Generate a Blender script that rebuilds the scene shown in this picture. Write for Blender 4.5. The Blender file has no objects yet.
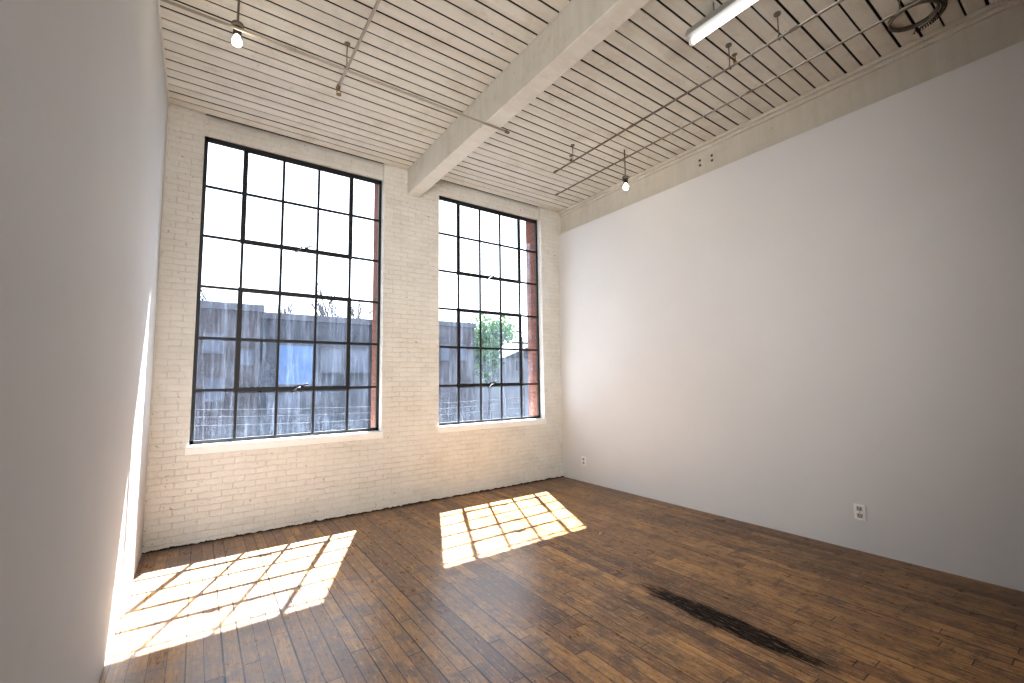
import bpy, math, random
from mathutils import Vector, Matrix
random.seed(7)
C=bpy.context.scene.collection
# ---------------------------------------------------------------- camera
YAW,PIT,ROLL,F=0.6186,0.0897,0.0139,439.13
CAM=Vector((0,0,1.5))
s_,c_=math.sin(YAW),math.cos(YAW); sp_,cp_=math.sin(PIT),math.cos(PIT)
D=Vector((s_*cp_,c_*cp_,sp_)); R0=Vector((c_,-s_,0)); U0=Vector((-s_*sp_,-c_*sp_,cp_))
RR=R0*math.cos(ROLL)-U0*math.sin(ROLL); UU=U0*math.cos(ROLL)+R0*math.sin(ROLL)
cam=bpy.data.cameras.new('camera'); co=bpy.data.objects.new('camera',cam); C.objects.link(co)
m=Matrix((RR,UU,-D)).transposed().to_4x4(); m.translation=CAM; co.matrix_world=m
cam.sensor_width=36; cam.lens=F*36/1024; cam.clip_start=.02; cam.clip_end=500
bpy.context.scene.camera=co
try:
    bpy.context.scene.view_settings.view_transform='Standard'
    bpy.context.scene.view_settings.look='Medium High Contrast'
except Exception as ex: print('vt',ex)
def P(px,py,X=None,Y=None,Z=None):
    d=D+RR*((px-512)/F)+UU*((341.5-py)/F)
    if X is not None: t=(X-CAM.x)/d.x
    elif Y is not None: t=(Y-CAM.y)/d.y
    else: t=(Z-CAM.z)/d.z
    return CAM+d*t
XL,XR,YB,H,T=-.354,4.707,5.268,4.264,3.872
W1=(-.053,1.808); W2=(2.565,4.347); Z1,Z2=.926,4.077
WY=YB+.12; YO=YB+.40; YR=-3.4
# ---------------------------------------------------------------- mesh helpers
class MB:
    def __init__(s): s.v=[]; s.f=[]; s.sm=[]
    def box(s,a,b,M=None):
        n=len(s.v); x0,y0,z0=a; x1,y1,z1=b
        vs=[Vector(q) for q in ((x0,y0,z0),(x1,y0,z0),(x1,y1,z0),(x0,y1,z0),(x0,y0,z1),(x1,y0,z1),(x1,y1,z1),(x0,y1,z1))]
        if M: vs=[M@q for q in vs]
        s.v+=vs
        for q in ((0,3,2,1),(4,5,6,7),(0,1,5,4),(1,2,6,5),(2,3,7,6),(3,0,4,7)): s.f.append([n+i for i in q]); s.sm.append(False)
        return s
    def tube(s,pts,r,seg=10,r2=None,closed=False):
        pts=[Vector(p) for p in pts]; n0=len(s.v); N=len(pts); prev=None
        for i,p in enumerate(pts):
            if closed: t=(pts[(i+1)%N]-pts[i-1]).normalized()
            else: t=((pts[min(i+1,N-1)]-pts[max(i-1,0)])).normalized()
            if prev is None:
                a=Vector((0,0,1)) if abs(t.z)<.9 else Vector((1,0,0)); u=t.cross(a).normalized()
            else: u=(prev-t*prev.dot(t)).normalized()
            prev=u; w=t.cross(u); rad=r if r2 is None else r+(r2-r)*i/max(1,N-1)
            for j in range(seg):
                an=2*math.pi*j/seg; s.v.append(p+(u*math.cos(an)+w*math.sin(an))*rad)
        for i in range(N if closed else N-1):
            for j in range(seg):
                a=n0+i*seg+j; b=n0+i*seg+(j+1)%seg; i2=((i+1)%N)
                s.f.append([a,b,n0+i2*seg+(j+1)%seg,n0+i2*seg+j]); s.sm.append(True)
        if not closed:
            s.f.append([n0+j for j in range(seg)][::-1]); s.sm.append(False)
            s.f.append([n0+(N-1)*seg+j for j in range(seg)]); s.sm.append(False)
        return s
    def lathe(s,prof,loc,seg=20,axis='z'):
        n0=len(s.v); L=Vector(loc)
        for r,h in prof:
            for j in range(seg):
                an=2*math.pi*j/seg; x,y=r*math.cos(an),r*math.sin(an)
                q={'z':Vector((x,y,h)),'y':Vector((x,h,y)),'x':Vector((h,x,y))}[axis]; s.v.append(L+q)
        for i in range(len(prof)-1):
            for j in range(seg):
                a=n0+i*seg+j; b=n0+i*seg+(j+1)%seg; s.f.append([a,b,b+seg,a+seg]); s.sm.append(True)
        s.f.append([n0+j for j in range(seg)]); s.sm.append(False)
        s.f.append([n0+(len(prof)-1)*seg+j for j in range(seg)][::-1]); s.sm.append(False)
        return s
    def quad(s,a,b,c,d): 
        n=len(s.v); s.v+=[Vector(a),Vector(b),Vector(c),Vector(d)]; s.f.append([n,n+1,n+2,n+3]); s.sm.append(False); return s
    def build(s,name,mat,parent=None,org=None,bevel=0):
        if org is None: org=Vector(parent['_o']) if parent is not None and '_o' in parent else Vector((0,0,0))
        org=Vector(org)
        me=bpy.data.meshes.new(name); me.from_pydata([tuple(p-org) for p in s.v],[],s.f)
        me.polygons.foreach_set('use_smooth',s.sm); me.update()
        import bmesh
        bm=bmesh.new(); bm.from_mesh(me); bmesh.ops.recalc_face_normals(bm,faces=bm.faces); bm.to_mesh(me); bm.free()
        o=bpy.data.objects.new(name,me); C.objects.link(o); me.materials.append(mat)
        if parent is not None: o.parent=parent
        else: o.location=org
        if bevel:
            b=o.modifiers.new('bevel','BEVEL'); b.width=bevel; b.segments=2; b.limit_method='ANGLE'
        return o
EMP=[]
def thing(name,label,cat,loc=(0,0,0),group=None,kind=None):
    o=bpy.data.objects.new(name,None); C.objects.link(o); o.location=loc; o['_o']=tuple(loc); EMP.append(o)
    o.empty_display_size=.05
    if label: o['label']=label
    if cat: o['category']=cat
    if group: o['group']=group
    if kind: o['kind']=kind
    return o
def tag(o,label,cat,group=None):
    o['label']=label; o['category']=cat
    if group: o['group']=group
    return o
def sub(o,mb,name,mat):
    return mb.build(name,mat,o,org=Vector(o.parent['_o']))
def struct(o): o['kind']='structure'; return o
# ---------------------------------------------------------------- material helpers
class NT:
    def __init__(s,name):
        s.m=bpy.data.materials.new(name); s.m.use_nodes=True; s.t=s.m.node_tree; s.t.nodes.clear()
        s.out=s.n('ShaderNodeOutputMaterial')
    def n(s,ty,ins={},**pr):
        x=s.t.nodes.new(ty)
        for k,v in pr.items(): setattr(x,k,v)
        for k,v in ins.items(): s.set(x,k,v)
        return x
    def set(s,x,k,v):
        i=x.inputs[k]
        if isinstance(v,bpy.types.NodeSocket): s.t.links.new(v,i)
        else: i.default_value=v
    def math(s,op,a,b=0.,c=0.,clamp=False):
        x=s.n('ShaderNodeMath',{0:a,1:b,2:c},operation=op); x.use_clamp=clamp; return x.outputs[0]
    def mix(s,f,a,b,bl='MIX'):
        x=s.n('ShaderNodeMix',data_type='RGBA',blend_type=bl); s.set(x,0,f)
        s.set(x,6,a if not isinstance(a,tuple) else (*a,1)[:4]); s.set(x,7,b if not isinstance(b,tuple) else (*b,1)[:4]); return x.outputs[2]
    def noise(s,vec,scale,detail=3,rough=.5,dist=0.):
        return s.n('ShaderNodeTexNoise',{'Vector':vec,'Scale':scale,'Detail':detail,'Roughness':rough,'Distortion':dist}).outputs[0]
    def ramp(s,f,lo,hi): return s.n('ShaderNodeMapRange',{0:f,1:lo,2:hi,3:0.,4:1.}).outputs[0]
    def pos(s): return s.n('ShaderNodeNewGeometry').outputs['Position']
    def xyz(s,v): return s.n('ShaderNodeSeparateXYZ',{0:v}).outputs
    def comb(s,x,y,z=0.): return s.n('ShaderNodeCombineXYZ',{0:x,1:y,2:z}).outputs[0]
    def bump(s,h,st=.3,d=.01): return s.n('ShaderNodeBump',{'Height':h,'Strength':st,'Distance':d}).outputs[0]
    def bsdf(s,col,rough=.5,nrm=None,metal=0.,**kw):
        b=s.n('ShaderNodeBsdfPrincipled',{'Base Color':col if not isinstance(col,tuple) else (*col,1)[:4],'Roughness':rough,'Metallic':metal})
        if nrm is not None: s.set(b,'Normal',nrm)
        for k,v in kw.items(): s.set(b,k.replace('_',' '),v)
        s.t.links.new(b.outputs[0],s.out.inputs[0]); return b
def simple(name,col,rough=.5,metal=0.,var=.12,scale=8,bump=.0):
    t=NT(name); p=t.pos(); n=t.noise(p,scale,4,.6)
    c=t.mix(n,tuple(x*(1-var) for x in col),tuple(min(1,x*(1+var)) for x in col))
    t.bsdf(c,rough,t.bump(n,bump,.01) if bump else None,metal); return t.m
def emis(name,col,st):
    t=NT(name); e=t.n('ShaderNodeEmission',{0:(*col,1),1:st}); t.t.links.new(e.outputs[0],t.out.inputs[0]); return t.m
def floor_mat():
    t=NT('worn_hardwood'); p=t.pos(); x,y,z=t.xyz(p)[:3]
    w=.083; rx=t.math('DIVIDE',x,w); row=t.math('FLOOR',rx); fx=t.math('FRACT',rx)
    rn=t.n('ShaderNodeTexWhiteNoise',{'W':row},noise_dimensions='1D').outputs[0]
    L=1.15; u=t.math('ADD',t.math('DIVIDE',y,L),t.math('MULTIPLY',rn,17.)); cell=t.math('FLOOR',u); fu=t.math('FRACT',u)
    wn=t.n('ShaderNodeTexWhiteNoise',{'Vector':t.comb(row,cell,0.)},noise_dimensions='3D')
    r=wn.outputs[0]; r2=t.xyz(wn.outputs[1])[1]
    gv=t.comb(t.math('MULTIPLY',x,42.),t.math('ADD',t.math('MULTIPLY',y,2.4),t.math('MULTIPLY',r,30.)),r)
    g=t.noise(gv,1.0,7,.7,.8); big=t.noise(p,.8,4,.65); mid=t.noise(p,6.,6,.75)
    fine=t.noise(t.comb(t.math('MULTIPLY',x,60.),t.math('MULTIPLY',y,10.)),1.,6,.78)
    base=t.mix(r,(.27,.120,.036),(.60,.32,.105))
    base=t.mix(t.ramp(r2,.82,.94),base,(.17,.070,.021))
    base=t.mix(t.math('MULTIPLY',t.ramp(g,.44,.66),.66),base,(.13,.053,.016))
    base=t.mix(t.math('MULTIPLY',t.ramp(mid,.50,.62),.72),base,(.070,.031,.014))
    base=t.mix(t.math('MULTIPLY',t.ramp(big,.46,.60),.48),base,(.072,.032,.013))
    base=t.mix(t.math('MULTIPLY',t.ramp(fine,.53,.65),.62),base,(.70,.46,.22))
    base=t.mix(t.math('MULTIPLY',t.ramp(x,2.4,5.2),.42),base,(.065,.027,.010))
    worn_sheen=t.ramp(x,2.8,.3); base=t.mix(t.math('MULTIPLY',t.math('MULTIPLY',worn_sheen,t.ramp(mid,.28,.60)),.60),base,(.25,.205,.19))  # worn grey plus window sheen painted into the colour, stronger to the left
    vo=t.n('ShaderNodeTexVoronoi',{'Vector':p,'Scale':9.}).outputs['Distance']
    base=t.mix(t.math('MULTIPLY',t.ramp(vo,.085,.03),.85),base,(.015,.008,.005))
    sp=t.noise(p,34.,4,.8); base=t.mix(t.math('MULTIPLY',t.ramp(sp,.59,.66),.65),base,(.03,.013,.007))
    gw=t.math('ADD',.04,t.math('MULTIPLY',t.math('POWER',rn,2.),.10))
    gap=t.math('MAXIMUM',t.math('LESS_THAN',fx,gw),t.math('LESS_THAN',fu,.005))
    gm=t.math('ADD',.70,t.math('MULTIPLY',t.ramp(t.noise(p,2.5,4,.7),.4,.6),.28))
    base=t.mix(t.math('MULTIPLY',gap,gm),base,(.010,.005,.003))
    # black stain: ragged streaks following the boards
    S1=P(648,585,Z=0);S2=P(820,668,Z=0); cx=(S1.x+S2.x)/2; cy=(S1.y+S2.y)/2; hl=abs(S1.y-S2.y)/2
    nz=t.noise(t.comb(t.math('MULTIPLY',x,44.),t.math('MULTIPLY',y,4.)),1.,8,.85)
    nz2=t.noise(t.comb(t.math('MULTIPLY',x,100.),t.math('MULTIPLY',y,9.)),1.,6,.8)
    ex=t.math('DIVIDE',t.math('ABSOLUTE',t.math('SUBTRACT',x,cx)),.098); ey=t.math('DIVIDE',t.math('ABSOLUTE',t.math('SUBTRACT',y,cy)),hl)
    e=t.math('ADD',t.math('ADD',t.math('POWER',ex,2.),t.math('POWER',ey,2.)),t.math('MULTIPLY',t.math('SUBTRACT',nz,.5),5.))
    st=t.math('MULTIPLY',t.ramp(e,1.25,.8),t.math('SUBTRACT',1.,t.math('MULTIPLY',t.ramp(nz2,.52,.60),.70))); st=t.math('MULTIPLY',st,t.ramp(ey,1.3,.95)); st=t.math('MULTIPLY',st,t.ramp(ex,1.6,1.1))
    base=t.mix(t.math('MULTIPLY',st,.98),base,(.007,.0075,.0085))
    h=t.math('SUBTRACT',t.math('ADD',t.math('MULTIPLY',g,.2),t.math('ADD',t.math('MULTIPLY',r,.3),t.math('MULTIPLY',mid,.15))),t.math('MULTIPLY',gap,.9))
    ro=t.math('ADD',.12,t.math('MULTIPLY',t.math('ADD',mid,fine),.18)); ro=t.math('ADD',ro,t.math('MULTIPLY',st,.4))
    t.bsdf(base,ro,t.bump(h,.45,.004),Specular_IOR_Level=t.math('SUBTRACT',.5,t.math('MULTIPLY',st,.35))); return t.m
def brick_mat(name,c1,c2,cm,red=False):
    t=NT(name); p=t.pos(); x,y,z=t.xyz(p)[:3]; uv=t.comb(t.math('ADD',x,y),z)
    dv=t.n('ShaderNodeTexNoise',{'Vector':p,'Scale':8.,'Detail':4.}).outputs[1]
    uv2=t.n('ShaderNodeVectorMath',{0:uv,1:t.n('ShaderNodeVectorMath',{0:dv,3:.03},operation='SCALE').outputs[0]},operation='ADD').outputs[0]
    b=t.n('ShaderNodeTexBrick',{'Vector':uv2,'Color1':(*c1,1),'Color2':(*c2,1),'Mortar':(*cm,1),'Scale':1.,'Mortar Size':.004 if not red else .006,'Mortar Smooth':.85,'Brick Width':.19,'Row Height':.061})
    n=t.noise(p,3.,5,.7); n2=t.noise(p,34.,5,.75)
    c=b.outputs[0]
    if not red:
        c=t.mix(t.math('MULTIPLY',t.ramp(t.noise(p,2.4,5,.75),.40,.60),.75),c,(.83,.81,.765))
        c=t.mix(t.math('MULTIPLY',t.ramp(n,.45,.75),.3),c,(.71,.67,.59))
        c=t.mix(t.math('MULTIPLY',t.ramp(t.noise(p,13.,7,.8),.58,.68),.32),c,(.52,.45,.35))
        c=t.mix(t.math('MULTIPLY',t.ramp(t.noise(p,22.,5,.85),.625,.665),.85),c,(.14,.09,.06))
        c=t.mix(t.math('LESS_THAN',z,t.math('SUBTRACT',t.math('MULTIPLY',t.noise(p,14.,4,.7),.07),.02)),c,(.03,.02,.014))
    else: c=t.mix(t.math('MULTIPLY',n2,.4),c,tuple(k*.3 for k in c1))
    h=t.math('ADD',t.math('MULTIPLY',t.math('SUBTRACT',1.,b.outputs[1]),.65),t.math('ADD',t.math('MULTIPLY',n2,1.4),t.math('MULTIPLY',n,1.6)))
    t.bsdf(c,.42 if not red else .9,t.bump(h,.85,.009)); return t.m
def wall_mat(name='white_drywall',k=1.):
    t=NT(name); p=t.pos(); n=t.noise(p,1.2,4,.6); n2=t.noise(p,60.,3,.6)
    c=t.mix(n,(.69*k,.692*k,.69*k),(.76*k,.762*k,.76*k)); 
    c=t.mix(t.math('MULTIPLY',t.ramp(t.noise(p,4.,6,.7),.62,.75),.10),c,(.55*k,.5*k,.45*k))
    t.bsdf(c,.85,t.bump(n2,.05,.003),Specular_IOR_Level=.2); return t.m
def board_mat(name,a,b,d,dirt=1.,edge=None):
    t=NT(name); p=t.pos(); x,y,z=t.xyz(p)[:3]
    n=t.noise(t.comb(t.math('MULTIPLY',x,.7),t.math('MULTIPLY',y,11.),z),1.,5,.7); n2=t.noise(p,3.,7,.75); n3=t.noise(p,14.,5,.8)
    c=t.mix(t.ramp(n,.3,.7),a,b); c=t.mix(t.math('MULTIPLY',t.ramp(n2,.50,.70),.5*dirt),c,d)
    c=t.mix(t.math('MULTIPLY',t.ramp(n3,.64,.70),.6*dirt),c,tuple(k*.5 for k in d))
    if edge: c=t.mix(t.math('GREATER_THAN',z,edge),c,(.03,.021,.014))  # dark brown on groove sides stands in for shade between boards
    t.bsdf(c,.5,t.bump(n3,.2,.004)); return t.m
M={}
M['floor']=floor_mat(); M['brick']=brick_mat('cream_painted_brick',(.79,.77,.725),(.735,.71,.655),(.62,.59,.53))
M['red']=brick_mat('red_brick',(.30,.10,.045),(.21,.068,.034),(.18,.14,.11),True)
M['wall']=wall_mat(); M['wall2']=wall_mat('shaded_white_drywall',.80); M['rear']=wall_mat('rear_wall_paint',.10)  # wall2 is the same drywall with the left wall's shade in its colour
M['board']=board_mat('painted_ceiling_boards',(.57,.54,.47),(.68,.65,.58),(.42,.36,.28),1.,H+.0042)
M['dark']=simple('ceiling_gap',(.02,.013,.009),.9)
M['beam']=board_mat('worn_painted_beam',(.62,.59,.52),(.70,.675,.605),(.48,.42,.33),.9)
M['beam2']=board_mat('painted_header',(.60,.57,.50),(.66,.63,.56),(.48,.42,.335),.6)
M['sill']=simple('painted_sill',(.90,.895,.88),.4,var=.03)
M['lintel']=simple('pale_lintel',(.8,.8,.8),.7)
M['steel']=simple('black_window_steel',(.012,.012,.014),.5,.1,var=.3)
M['iron']=simple('dark_iron',(.05,.045,.04),.5,.6)
M['rust']=simple('weathered_iron',(.16,.135,.11),.8,.1,var=.5,scale=25)
M['pipe']=simple('cream_painted_pipe',(.42,.38,.32),.6,.0,var=.2)
M['pdark']=simple('grimy_painted_pipe',(.19,.16,.13),.9,.0,var=.25)
M['brass']=simple('brass',(.25,.17,.09),.5,.8)
M['plast']=simple('white_plastic',(.92,.91,.90),.3,0,var=.02)
M['recep']=simple('grey_receptacle',(.50,.49,.47),.35,0,var=.03)
M['slot']=simple('dark_slot',(.02,.02,.02),.7)
M['housing']=simple('enamel_housing',(.40,.40,.38),.4,.1,var=.05)
M['bulb']=emis('lit_bulb',(1,.86,.62),40.)
M['tube']=emis('lit_tube',(.95,.98,1),3.5)
def glass_mat():
    t=NT('dirty_glass'); p=t.pos(); x,y,z=t.xyz(p)[:3]
    st=t.noise(t.comb(t.math('MULTIPLY',x,34.),y,t.math('MULTIPLY',z,1.8)),1.,6,.75)
    sp=t.noise(p,55.,4,.85); bl=t.noise(p,2.6,4,.7); dst=t.noise(p,150.,2,.6)
    f=t.math('ADD',.025,t.math('ADD',t.math('MULTIPLY',t.ramp(st,.48,.75),.13),t.math('ADD',t.math('MULTIPLY',t.ramp(sp,.56,.70),.10),t.math('MULTIPLY',t.ramp(bl,.4,.7),.05))))
    f=t.math('ADD',f,t.math('MULTIPLY',t.ramp(dst,.60,.70),.12))
    f=t.math('MULTIPLY',f,t.math('ADD',.8,t.math('MULTIPLY',t.ramp(z,1.9,1.0),.35)))
    tr=t.n('ShaderNodeBsdfTransparent',{0:(.83,.89,.96,1)}); tl=t.n('ShaderNodeBsdfTranslucent',{0:(.42,.53,.72,1)}); df=t.n('ShaderNodeBsdfDiffuse',{0:(.3,.3,.3,1)})
    a=t.n('ShaderNodeMixShader',{0:.4,1:tl.outputs[0],2:df.outputs[0]}); b=t.n('ShaderNodeMixShader',{0:f,1:tr.outputs[0],2:a.outputs[0]})
    t.t.links.new(b.outputs[0],t.out.inputs[0]); return t.m
M['glass']=glass_mat()
# ---------------------------------------------------------------- room shell
struct(MB().box((XL-.2,YR-.2,-.12),(XR+.2,YB+.02,0)).build('floor',M['floor']))
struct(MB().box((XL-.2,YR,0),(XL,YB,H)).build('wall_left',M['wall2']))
struct(MB().box((XR,YR,0),(XR+.2,YB,T)).build('wall_right',M['wall']))
struct(MB().box((XL-.2,YR-.2,0),(XR+.2,YR,H)).build('wall_rear',M['rear']))
bw=MB(); a=YB; b=YB+.17
bw.box((XL-.2,a,-.1),(W1[0],b,H+.05)).box((W1[1],a,-.1),(W2[0],b,H+.05)).box((W2[1],a,-.1),(XR+.2,b,H+.05))
for w in (W1,W2): bw.box((w[0],a,-.1),(w[1],b,Z1-.05)).box((w[0],a+.06,Z2),(w[1],b,H+.05))
wb=struct(bw.build('wall_back',M['brick']))
ob=MB(); a=YB+.17; b=YO; ZL=Z2+.10
ob.box((XL-1.5,a,-4),(W1[0],b,6)).box((W1[1],a,-4),(W2[0],b,6)).box((W2[1],a,-4),(XR+2,b,6))
for w in (W1,W2): ob.box((w[0],a,-4),(w[1],b,Z1-.06)).box((w[0],a,ZL+.1),(w[1],b,6))
ob.build('outer_brick',M['red'],wb)
for w in (W1,W2): MB().box((w[0],a,ZL),(w[1],b,ZL+.1)).build('lintel',M['lintel'],wb)
cb=MB(); BX=2.11; BXW=.17
y=YB-.004; k=0
while y>YR:
    wdt=random.choice((.102,.110,.118))
    for x0,x1 in ((XL,BX),(BX+BXW,XR+.06)):
        dz=random.uniform(-.002,.0015)
        cb.box((x0,y-wdt,H+dz),(x1,y,H+.024))
    y-=wdt+random.choice((.012,.015,.018)); k+=1
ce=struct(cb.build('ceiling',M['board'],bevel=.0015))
MB().box((XL-.2,YR-.2,H+.024),(XR+.2,YB+.1,H+.15)).build('ceiling_backing',M['dark'],ce)
struct(MB().box((BX,YR,H-.33),(BX+BXW,YB,H+.02)).build('trim_1',M['beam'],bevel=.008))
HX=XR+.07
rb=MB(); rb.box((HX,YR,T-.05),(XR+.2,YB,H+.02)) 
rb.box((XR+.01,YR,H-.035),(HX,YB,H)); rb.box((HX-.03,YR,H-.07),(HX,YB,H-.035))
t2=struct(rb.build('trim_2',M['beam2'],bevel=.004))
for px,py in ((700,163),(712,158)):
    p=P(px,py,X=HX)
    for dz in (.03,-.03): MB().lathe([(.014,0),(.014,-.008),(.008,-.014)],(HX,p.y,p.z+dz),10,'x').build('bolt',M['rust'],t2)
struct(MB().box((XL,YR,H-.03),(XL+.012,YB,H-.003)).build('trim_3',M['beam2'],bevel=.003))
# ---------------------------------------------------------------- windows
def window(n,w):
    x0,x1=w; root=thing('window_%d'%n,None,None,((x0+x1)/2,WY,Z1),kind='structure')
    fr=MB(); y0,y1=WY-.018,WY+.02; t=.032
    fr.box((x0,y0,Z1),(x0+t,y1,Z2)).box((x1-t,y0,Z1),(x1,y1,Z2)).box((x0,y0,Z1),(x1,y1,Z1+t)).box((x0,y0,Z2-t-.01),(x1,y1,Z2))
    fr.build('window_frame',M['steel'],root)
    cw=(x1-x0)/5; rh=(Z2-Z1)/6; mu=MB(); r=.0125
    for i in range(1,5):
        mu.box((x0+i*cw-r,WY-.008,Z1),(x0+i*cw+r,WY+.009,Z2))
    for j in range(1,6): mu.box((x0,WY-.0075,Z1+j*rh-r),(x1,WY+.0085,Z1+j*rh+r))
    mu.build('muntins',M['steel'],root)
    for (ja,jb) in ((4,6),(1,3)):
        za,zb=Z1+ja*rh,Z1+jb*rh; zb-= .03 if jb==6 else 0
        xa,xb=x0+cw,x0+4*cw; v=MB(); s=.022; f0,f1=WY-.013,WY+.011
        v.box((xa-s,f0,za-s),(xa+s,f1,zb+s)).box((xb-s,f0,za-s),(xb+s,f1,zb+s)).box((xa-s,f0-.001,za-s),(xb+s,f1+.001,za+s)).box((xa-s,f0-.001,zb-s),(xb+s,f1+.001,zb+s))
        vs=v.build('vent_sash',M['steel'],root)
        xm=x0+2.62*cw if n==1 else x0+2.55*cw
        l=MB(); l.box((xm-.04,f0-.010,za-.025),(xm+.04,f0,za+.035)); l.tube([(xm,f0-.005,za+.01),(xm,f0-.028,za+.01),(xm-.03,f0-.032,za+.005),(xm-.07,f0-.032,za-.032),(xm-.10,f0-.032,za-.042)],.009,8)
        l.tube([(xm+.02,f0-.01,za+.02),(xm+.05,f0-.022,za+.045),(xm+.08,f0-.022,za+.05)],.008,8)
        sub(vs,l,'latch',M['steel'])
    MB().quad((x0,WY+.003,Z1),(x1,WY+.003,Z1),(x1,WY+.003,Z2),(x0,WY+.003,Z2)).build('glass',M['glass'],root)
    s=MB().box((x0-.03 if n==1 else x0-.005,YB-.03,Z1-.085),(x1+.012,YB+.17,Z1-.004)); s.build('window_sill',M['sill'],root,bevel=.004)
    MB().box((x0,YB+.17,Z1-.06),(x1,YO+.03,Z1-.01)).build('outer_sill',M['sill'],root)
    return root
window(1,W1); window(2,W2)
# ---------------------------------------------------------------- outlets
def outlet(label,p,side):
    root=thing('wall_outlet',label,'outlet',tuple(p)); X=p.x; s=-side
    def bx(mb,d0,d1,y0,y1,z0,z1):
        mb.box((min(X+s*d0,X+s*d1),p.y+y0,p.z+z0),(max(X+s*d0,X+s*d1),p.y+y1,p.z+z1))
    a=MB(); bx(a,0,.008,-.042,.042,-.066,.066); a.build('cover_plate',M['plast'],root,bevel=.003)
    for dz in (-.029,.029):
        r=MB(); bx(r,.008,.0125,-.021,.021,dz-.019,dz+.019); ro=r.build('receptacle',M['recep'],root,bevel=.003)
        q=MB(); bx(q,.0115,.0135,-.012,-.007,dz-.006,dz+.011); bx(q,.0115,.0135,.007,.012,dz-.006,dz+.011); bx(q,.0115,.0135,-.004,.004,dz-.015,dz-.008)
        sub(ro,q,'slots',M['slot'])
    MB().lathe([(.004,0),(.004,s*.0105),(.001,s*.011)],(X,p.y,p.z),10,'x').build('screw',M['iron'],root)
outlet('white duplex wall outlet on the right wall, the nearer and larger one',P(860,512,X=XR),1)
outlet('small white wall outlet on the right wall beside the brick corner',P(584,461,X=XR),1)
# ---------------------------------------------------------------- pipes, conduit, lights
def hanger(x,y,z,root,par='hanger'):
    h=MB(); h.tube([(x,y,z+.012),(x,y,H-.002)],.0045,8); h.lathe([(.024,H-.012),(.024,H-.001)],(x,y,0),12)
    n=16; h.tube([(x+.016*math.cos(2*math.pi*i/n),y,z+.016*math.sin(2*math.pi*i/n)) for i in range(n)],.004,6,closed=True)
    return h.build(par,M['pdark'],root)
def sprink(x,y,z,root,d=1):
    s=MB(); s.lathe([(.012,0),(.012,d*.03),(.008,d*.03),(.008,d*.045)],(x,y,z),12)
    s.tube([(x-.012,y,z+d*.045),(x-.017,y,z+d*.06),(x-.004,y,z+d*.08)],.003,6); s.tube([(x+.012,y,z+d*.045),(x+.017,y,z+d*.06),(x+.004,y,z+d*.08)],.003,6)
    s.lathe([(.020,d*.08),(.022,d*.084)],(x,y,z),14)
    return s.build('sprinkler_head',M['brass'],root)
zc=H-.341
e=P(505,133,Z=zc); st=P(240,27,Z=zc)
yc=(e.y+st.y)/2
cr=thing('electrical_conduit','thin cream conduit running crosswise under the main beam from the left wall','conduit',(XL,yc,zc))
MB().tube([(XL,yc,zc),(e.x,yc,zc)],.010,12).build('pipe',M['pipe'],cr)
for x in (.45,1.45): MB().tube([(x-.03,yc,zc),(x+.03,yc,zc)],.014,12).build('coupling',M['pipe'],cr)
MB().lathe([(.012,-.02),(.016,.0),(.013,.03)],(e.x,yc,zc),12,'x').build('end_cap',M['pdark'],cr)
def pendant(label,x,y,z,top,bs=1.0):
    r=thing('pendant_bulb',label,'light bulb',(x,y,z))
    MB().tube([(x,y,z+.115),(x,y,top)],.007,8).build('stem',M['pdark'],r)
    MB().lathe([(.035,.105),(.038,.11),(.038,.13),(.035,.135),(.012,.14)],(x,y,z),18).build('junction_box',M['pdark'],r)
    MB().lathe([(.021,.045),(.026,.055),(.026,.09),(.030,.10),(.030,.106)],(x,y,z),16).build('lamp_socket',M['iron'],r)
    R=.031*bs; pr=[(.001,-R)]+[(R*math.sin(a),-R*math.cos(a)) for a in [math.pi*i/12 for i in range(1,9)]]+[(.018,.032),(.0155,.05)]
    MB().lathe(pr,(x,y,z),20).build('bulb',M['bulb'],r)
q=P(237,42,Y=yc+.055)
pendant('lit bare bulb hanging near the left wall above the taller looking window',q.x,yc+.055,q.z,H)
def lpipe(name,label,cat,pm,z,pend,r,hang,heads,mat,hd=1):
    m_=P(*pm,Z=z); en=P(*pend,Z=z); x=(m_.x+en.x)/2
    root=thing(name,label,cat,(x,en.y,z))
    MB().tube([(x,YR,z),(x,en.y,z)],r,12).build('pipe',mat,root)
    yy=en.y-1.2
    for k in range(2): MB().tube([(x,yy-.03,z),(x,yy+.03,z)],r*1.35,12).build('coupling',mat,root); yy-=1.5
    MB().lathe([(r*1.35,-.05),(r*1.5,-.045),(r*1.5,0),(r*1.1,.012)],(x,en.y,z),12,'y').build('end_cap',M['pdark'],root)
    for h in hang:
        q=P(*h,X=x); hanger(x,q.y,z,root)
    for h in heads:
        q=P(*h,X=x); sprink(x,q.y,z,root,hd)
    return x,root
lpipe('sprinkler_pipe','short sprinkler pipe ending near the left window left of the main beam','pipe',(365,32),H-.22,(337,88),.011,[(347,60)],[(339,84)],M['pipe'],-1)
lpipe('sprinkler_pipe','sprinkler pipe with hangers nearer the main beam, right of it','pipe',(700,87),H-.20,(553,172),.009,[(730,68),(573,160),(779,38)],[(735,65),(571,161)],M['pdark'],1)
x3_,r3=lpipe('electrical_conduit','long thin conduit close to the right wall header, carrying a small bulb','conduit',(700,118),H-.14,(556,195),.008,[(900,10)],[],M['pdark'])
q=P(622,160,X=x3_)
pendant('small lit bare bulb hanging by the right wall near the second window',x3_+.05,q.y,P(622,187,X=x3_).z,H-.002)
zf=H-.16; f=P(690,40,Z=zf); L=1.22
fr=thing('fluorescent_fixture','white fluorescent strip light with lit tube hanging right of the beam','ceiling light',(f.x,f.y,zf))
hb=MB(); n0=[(-.03,.07),(-.065,.0),(-.06,-.004),(.06,-.004),(.065,.0),(.03,.07)]
ya,yb=f.y,f.y-L
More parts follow.
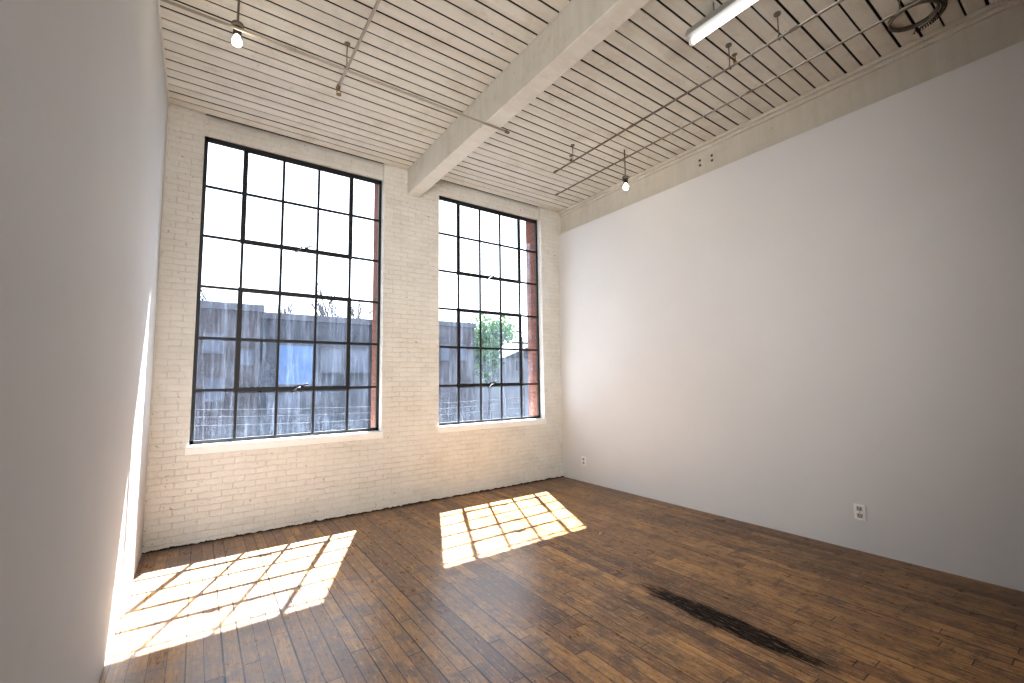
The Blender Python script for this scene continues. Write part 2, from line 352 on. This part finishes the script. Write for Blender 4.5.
for i in range(6):
    a=n0[i]; b=n0[(i+1)%6]; hb.quad((f.x+a[0],ya,zf+a[1]),(f.x+b[0],ya,zf+b[1]),(f.x+b[0],yb,zf+b[1]),(f.x+a[0],yb,zf+a[1]))
for yy in (ya,yb):
    k=len(hb.v); hb.v+=[Vector((f.x+a[0],yy,zf+a[1])) for a in n0]; hb.f.append([k+i for i in range(6)]); hb.sm.append(False)
hb.build('housing',M['housing'],fr)
for yy in (ya-.012,yb+.012): MB().box((f.x-.02,yy-.012,zf-.05),(f.x+.02,yy+.012,zf-.003)).build('lamp_holder',M['plast'],fr,bevel=.003)
MB().tube([(f.x,ya-.024,zf-.032),(f.x,yb+.024,zf-.032)],.019,14).build('tube',M['tube'],fr)
for yy in (ya-.2,yb+.2): MB().tube([(f.x,yy,zf+.068),(f.x,yy,H)],.005,8).build('hanger',M['pdark'],fr)
g=P(913,16,Z=H-.02)
rg=thing('ceiling_ring','round weathered metal ring with a coiled cord at the upper right of the ceiling','ceiling ring',tuple(g))
n=48
rgm=MB()
rr=[(.134,.015),(.134,-.012),(.140,-.018),(.147,-.012),(.148,.015)]
for i in range(n):
    a=2*math.pi*i/n
    for r_,h_ in rr: rgm.v.append(Vector((g.x+r_*math.cos(a),g.y+r_*math.sin(a),g.z+h_)))
for i in range(n):
    for j in range(5): rgm.f.append([i*5+j,i*5+(j+1)%5,((i+1)%n)*5+(j+1)%5,((i+1)%n)*5+j]); rgm.sm.append(True)
rgm.build('ring',M['rust'],rg)
cp=[]
for i in range(260):
    t=i/259; ang=-1.9+2.1*t; R_=.172+.06*max(0,t-.5); cx=g.x+R_*math.cos(ang); cy=g.y+R_*math.sin(ang); a=t*2*math.pi*24
    cp.append((cx+.014*math.cos(a)*math.cos(ang),cy+.014*math.cos(a)*math.sin(ang),g.z-.012+.014*math.sin(a)))
MB().tube(cp,.003,6).build('coiled_cord',M['iron'],rg)
# ---------------------------------------------------------------- outside
GZ=-4.0
M['asph']=simple('asphalt',(.010,.011,.015),.9,var=.6,scale=.7); M['bdark']=brick_mat('far_brick',(.050,.036,.034),(.038,.028,.030),(.05,.045,.048),True)
M['bgrey']=simple('far_stucco',(.030,.030,.038),.9,var=.6,scale=.8); M['bpane']=simple('far_pane',(.05,.13,.30),.4,0,var=.3,scale=2)
M['wpane']=simple('far_light_pane',(.05,.065,.10),.4,0,var=.5,scale=2); M['trimf']=simple('far_trim',(.05,.05,.06),.7)
M['bark']=simple('bark',(.05,.04,.035),.9,var=.3); M['leaf']=simple('spring_leaves',(.11,.22,.06),.7,var=.5,scale=3)
M['house']=simple('far_siding',(.13,.13,.14),.8,var=.15,scale=2); M['roof']=simple('far_roof',(.03,.03,.035),.9,var=.2)
M['car']=simple('car_paint',(.03,.04,.06),.35,.3); M['tyre']=simple('tyre',(.02,.02,.02),.8); M['wire']=simple('grey_wire',(.06,.06,.065),.8)
struct(MB().box((-60,YO+.1,GZ-.2),(140,160,GZ)).build('ground',M['asph']))
def building(label,pxa,pxb,pyt,Y,mat,wins,depth=10):
    A=P(pxa,pyt,Y=Y); B=P(pxb,pyt,Y=Y); top=P((pxa+pxb)/2,pyt,Y=Y).z
    r=thing('building',label,'building',((A.x+B.x)/2,Y,GZ))
    MB().box((A.x,Y,GZ),(B.x,Y+depth,top-.3)).build('wall',mat,r)
    MB().box((A.x-.12,Y-.12,top-.35),(B.x+.12,Y+depth+.1,top)).build('parapet',M['trimf'],r)
    for (a,b,c,d,mt) in wins:
        p=P(a,b,Y=Y); q=P(c,d,Y=Y); x0,x1=sorted((p.x,q.x)); z0,z1=sorted((p.z,q.z))
        fm=MB(); t=.09
        fm.box((x0-t,Y-.06,z0-t),(x0,Y+.02,z1+t)).box((x1,Y-.06,z0-t),(x1+t,Y+.02,z1+t)).box((x0,Y-.06,z0-t),(x1,Y+.02,z0)).box((x0,Y-.06,z1),(x1,Y+.02,z1+t))
        nn=max(1,int((x1-x0)/1.0))
        for i in range(1,nn): xx=x0+(x1-x0)*i/nn; fm.box((xx-.03,Y-.05,z0),(xx+.03,Y+.02,z1))
        fo=fm.build('window',M['trimf'],r)
        sub(fo,MB().box((x0,Y-.03,z0),(x1,Y+.01,z1)),'pane',M[mt])
    return r
building('dark flat-roofed brick building seen at the left side of the first window',120,262,300,26,M['bdark'],[(205,335,222,352,'wpane'),(205,380,222,400,'wpane'),(238,350,252,364,'wpane')])
building('long lower grey building with blue windows seen in the middle of the first window',263.5,431,318,27.5,M['bgrey'],[(279,345,312,384,'bpane'),(322,350,342,372,'wpane'),(350,350,368,372,'wpane'),(268,395,300,412,'wpane')])
building('dark block at the left edge of the second window',433,474,322,30,M['bdark'],[(441,345,449,360,'wpane'),(458,345,466,360,'wpane')],3.5)
def house(label,pxa,pxb,pyt,Y):
    A=P(pxa,pyt,Y=Y);B=P(pxb,pyt,Y=Y); top=A.z; r=thing('house',label,'house',((A.x+B.x)/2,Y,GZ)); ev=top-1.6
    MB().box((A.x,Y,GZ),(B.x,Y+7,ev)).build('wall',M['house'],r)
    rf=MB(); mx=(A.x+B.x)/2
    rf.v+=[Vector(q) for q in ((A.x-.3,Y-.3,ev),(B.x+.3,Y-.3,ev),(mx,Y-.3,top),(A.x-.3,Y+7.3,ev),(B.x+.3,Y+7.3,ev),(mx,Y+7.3,top))]
    for q in ((0,1,2),(3,5,4),(0,2,5,3),(1,4,5,2),(0,3,4,1)): rf.f.append(list(q)); rf.sm.append(False)
    rf.build('roof',M['roof'],r)
    for sx in (.25,.62):
        x=A.x+(B.x-A.x)*sx; fo=MB().box((x-.05,Y-.05,ev-1.75),(x+.95,Y+.02,ev-.45)).build('window',M['trimf'],r)
        sub(fo,MB().box((x+.03,Y-.07,ev-1.67),(x+.87,Y-.04,ev-.53)),'pane',M['wpane'])
house('gabled house under the green tree in the second window',474,503,350,46)
house('gabled house near the right side of the second window',505,548,346,50)
def tree(name,label,px,pyt,Y,leafy,spread,seed,r0=.2):
    random.seed(seed); base=P(px,pyt,Y=Y); top=base.z; r=thing(name,label,'tree',(base.x,Y,GZ)); b=MB(); tips=[]
    hgt=top-GZ
    def br(p,d,l,rad,lv):
        q=p+d*l; b.tube([p,(p+q)/2+Vector((random.uniform(-.05,.05),0,random.uniform(-.03,.03)))*l,q],rad,5,r2=rad*.6)
        tips.append(q)
        if lv<=0: return
        for i in range(3 if lv>1 else 5):
            nd=(d+Vector((random.uniform(-1,1),random.uniform(-1,1),random.uniform(-.1,.7)))*spread).normalized()
            br(p+d*l*random.uniform(.55,1),nd,l*random.uniform(.55,.75),rad*.62,lv-1)
    br(Vector((base.x,Y,GZ)),Vector((0,0,1)),hgt*.44,r0,4)
    b.build('trunk',M['bark'],r)
    if leafy:
        lf=MB()
        for q in tips:
            if q.z<GZ+hgt*.35: continue
            for i in range(34):
                c=q+Vector([random.gauss(0,.55) for _ in range(3)]); a=Vector([random.uniform(-1,1) for _ in range(3)]).normalized()*.19; e_=Vector([random.uniform(-1,1) for _ in range(3)]).normalized()*.19
                lf.quad(c-a,c+e_,c+a,c-e_)
        lf.build('foliage',M['leaf'],r)
tree('leafy_tree','fresh green leafy tree in the middle of the second window',490,312,38.5,True,.8,3)
tree('bare_tree','bare branched tree behind the long building in the first window',338,270,40.5,False,.7,5,.26)
tree('bare_tree','bare branched tree above the dark building at the left of the first window',262,274,54,False,.6,8,.3)
def wire(a,b,sag):
    a=Vector(a);b=Vector(b); return [(a.lerp(b,i/16)-Vector((0,0,4*sag*(i/16)*(1-i/16)))) for i in range(17)]
pp=P(522,340,Y=26); up=thing('utility_pole','wooden utility pole with crossarm outside the second window','utility pole',(pp.x,26,GZ))
MB().tube([(pp.x,26,GZ),(pp.x,26,pp.z+.2)],.13,10,r2=.09).build('pole',M['bark'],up)
MB().box((pp.x-.9,25.9,pp.z-.3),(pp.x+.9,26.0,pp.z-.15)).build('crossarm',M['bark'],up)
for i,(yy) in enumerate((404,412,421)):
    Y=11+i; a=P(185,yy+6,Y=Y); b=P(560,yy-22,Y=Y); w=MB(); w.tube(wire((a.x-3,Y,a.z+.2),(b.x+3,Y,a.z+.3),.35),.008,6)
    tag(w.build('power_line',M['wire'],None,org=(a.x,Y,a.z)),['topmost','middle','lowest'][i]+' of the power lines crossing low outside the windows','power line')
cpt=P(479,412,Y=22); cx=cpt.x; cy=22
car=thing('parked_car','dark parked car low at the left of the second window','car',(cx,cy,GZ))
bd=MB(); prof=[(-2.1,.35),(-2.15,.75),(-1.9,.95),(-1.1,1.02),(-.55,1.42),(.8,1.45),(1.4,1.02),(2.05,.92),(2.15,.6),(2.1,.35)]
n=len(prof)
for yy in (-.85,.85): bd.v+=[Vector((cx+a,cy+yy,GZ+b)) for a,b in prof]
for i in range(n): bd.f.append([i,(i+1)%n,n+(i+1)%n,n+i]); bd.sm.append(False)
bd.f.append(list(range(n))); bd.f.append(list(range(n,2*n))); bd.sm+=[False,False]
bd.build('body',M['car'],car,bevel=.04)
for dx in (-1.35,1.35):
    for dy in (-.78,.78): MB().lathe([(.33,-.1),(.34,-.08),(.34,.08),(.33,.1)],(cx+dx,cy+dy,GZ+.34),18,'y').build('wheel',M['tyre'],car)
MB().box((cx-.45,cy-.86,GZ+1.05),(cx+.75,cy+.86,GZ+1.36)).build('side_window',M['wpane'],car)
# ---------------------------------------------------------------- light
sd=Vector((-.255,-.555,-1)).normalized()
sl=bpy.data.lights.new('sun','SUN'); sl.energy=56; sl.angle=.010; sl.color=(1,.99,.975)
so=bpy.data.objects.new('sun',sl); C.objects.link(so); so.rotation_euler=sd.to_track_quat('-Z','Y').to_euler(); so.location=(8,14,20)
w=bpy.data.worlds.new('world'); bpy.context.scene.world=w; w.use_nodes=True; nt=w.node_tree; nt.nodes.clear()
bg=nt.nodes.new('ShaderNodeBackground'); wo=nt.nodes.new('ShaderNodeOutputWorld'); tc=nt.nodes.new('ShaderNodeTexCoord'); sx=nt.nodes.new('ShaderNodeSeparateXYZ'); rp=nt.nodes.new('ShaderNodeValToRGB')
nt.links.new(tc.outputs['Generated'],sx.inputs[0]); nt.links.new(sx.outputs[2],rp.inputs[0]); nt.links.new(rp.outputs[0],bg.inputs[0]); nt.links.new(bg.outputs[0],wo.inputs[0])
rp.color_ramp.elements[0].color=(1,1,1,1); rp.color_ramp.elements[1].color=(.78,.87,1,1); bg.inputs[1].default_value=3.3
for w_ in (W1,W2):
    al=bpy.data.lights.new('window_portal','AREA'); al.shape='RECTANGLE'; al.size=w_[1]-w_[0]; al.size_y=Z2-Z1; al.cycles.is_portal=True
    ao=bpy.data.objects.new('window_portal',al); C.objects.link(ao); ao.location=((w_[0]+w_[1])/2,YO+.05,(Z1+Z2)/2); ao.rotation_euler=Vector((0,-1,0)).to_track_quat('-Z','Z').to_euler()
al=bpy.data.lights.new('rear_fill','AREA'); al.shape='RECTANGLE'; al.size=.9; al.size_y=1.6; al.energy=54; al.color=(1,.98,.94); al.spread=math.radians(76)  # unseen fill light added behind the camera to brighten the back wall
ao=bpy.data.objects.new('rear_fill',al); C.objects.link(ao); ao.location=(.25,-2.6,2.2); ao.rotation_euler=Vector((.36,1,.03)).to_track_quat('-Z','Z').to_euler()
for o in EMP:
    if '_o' in o: del o['_o']
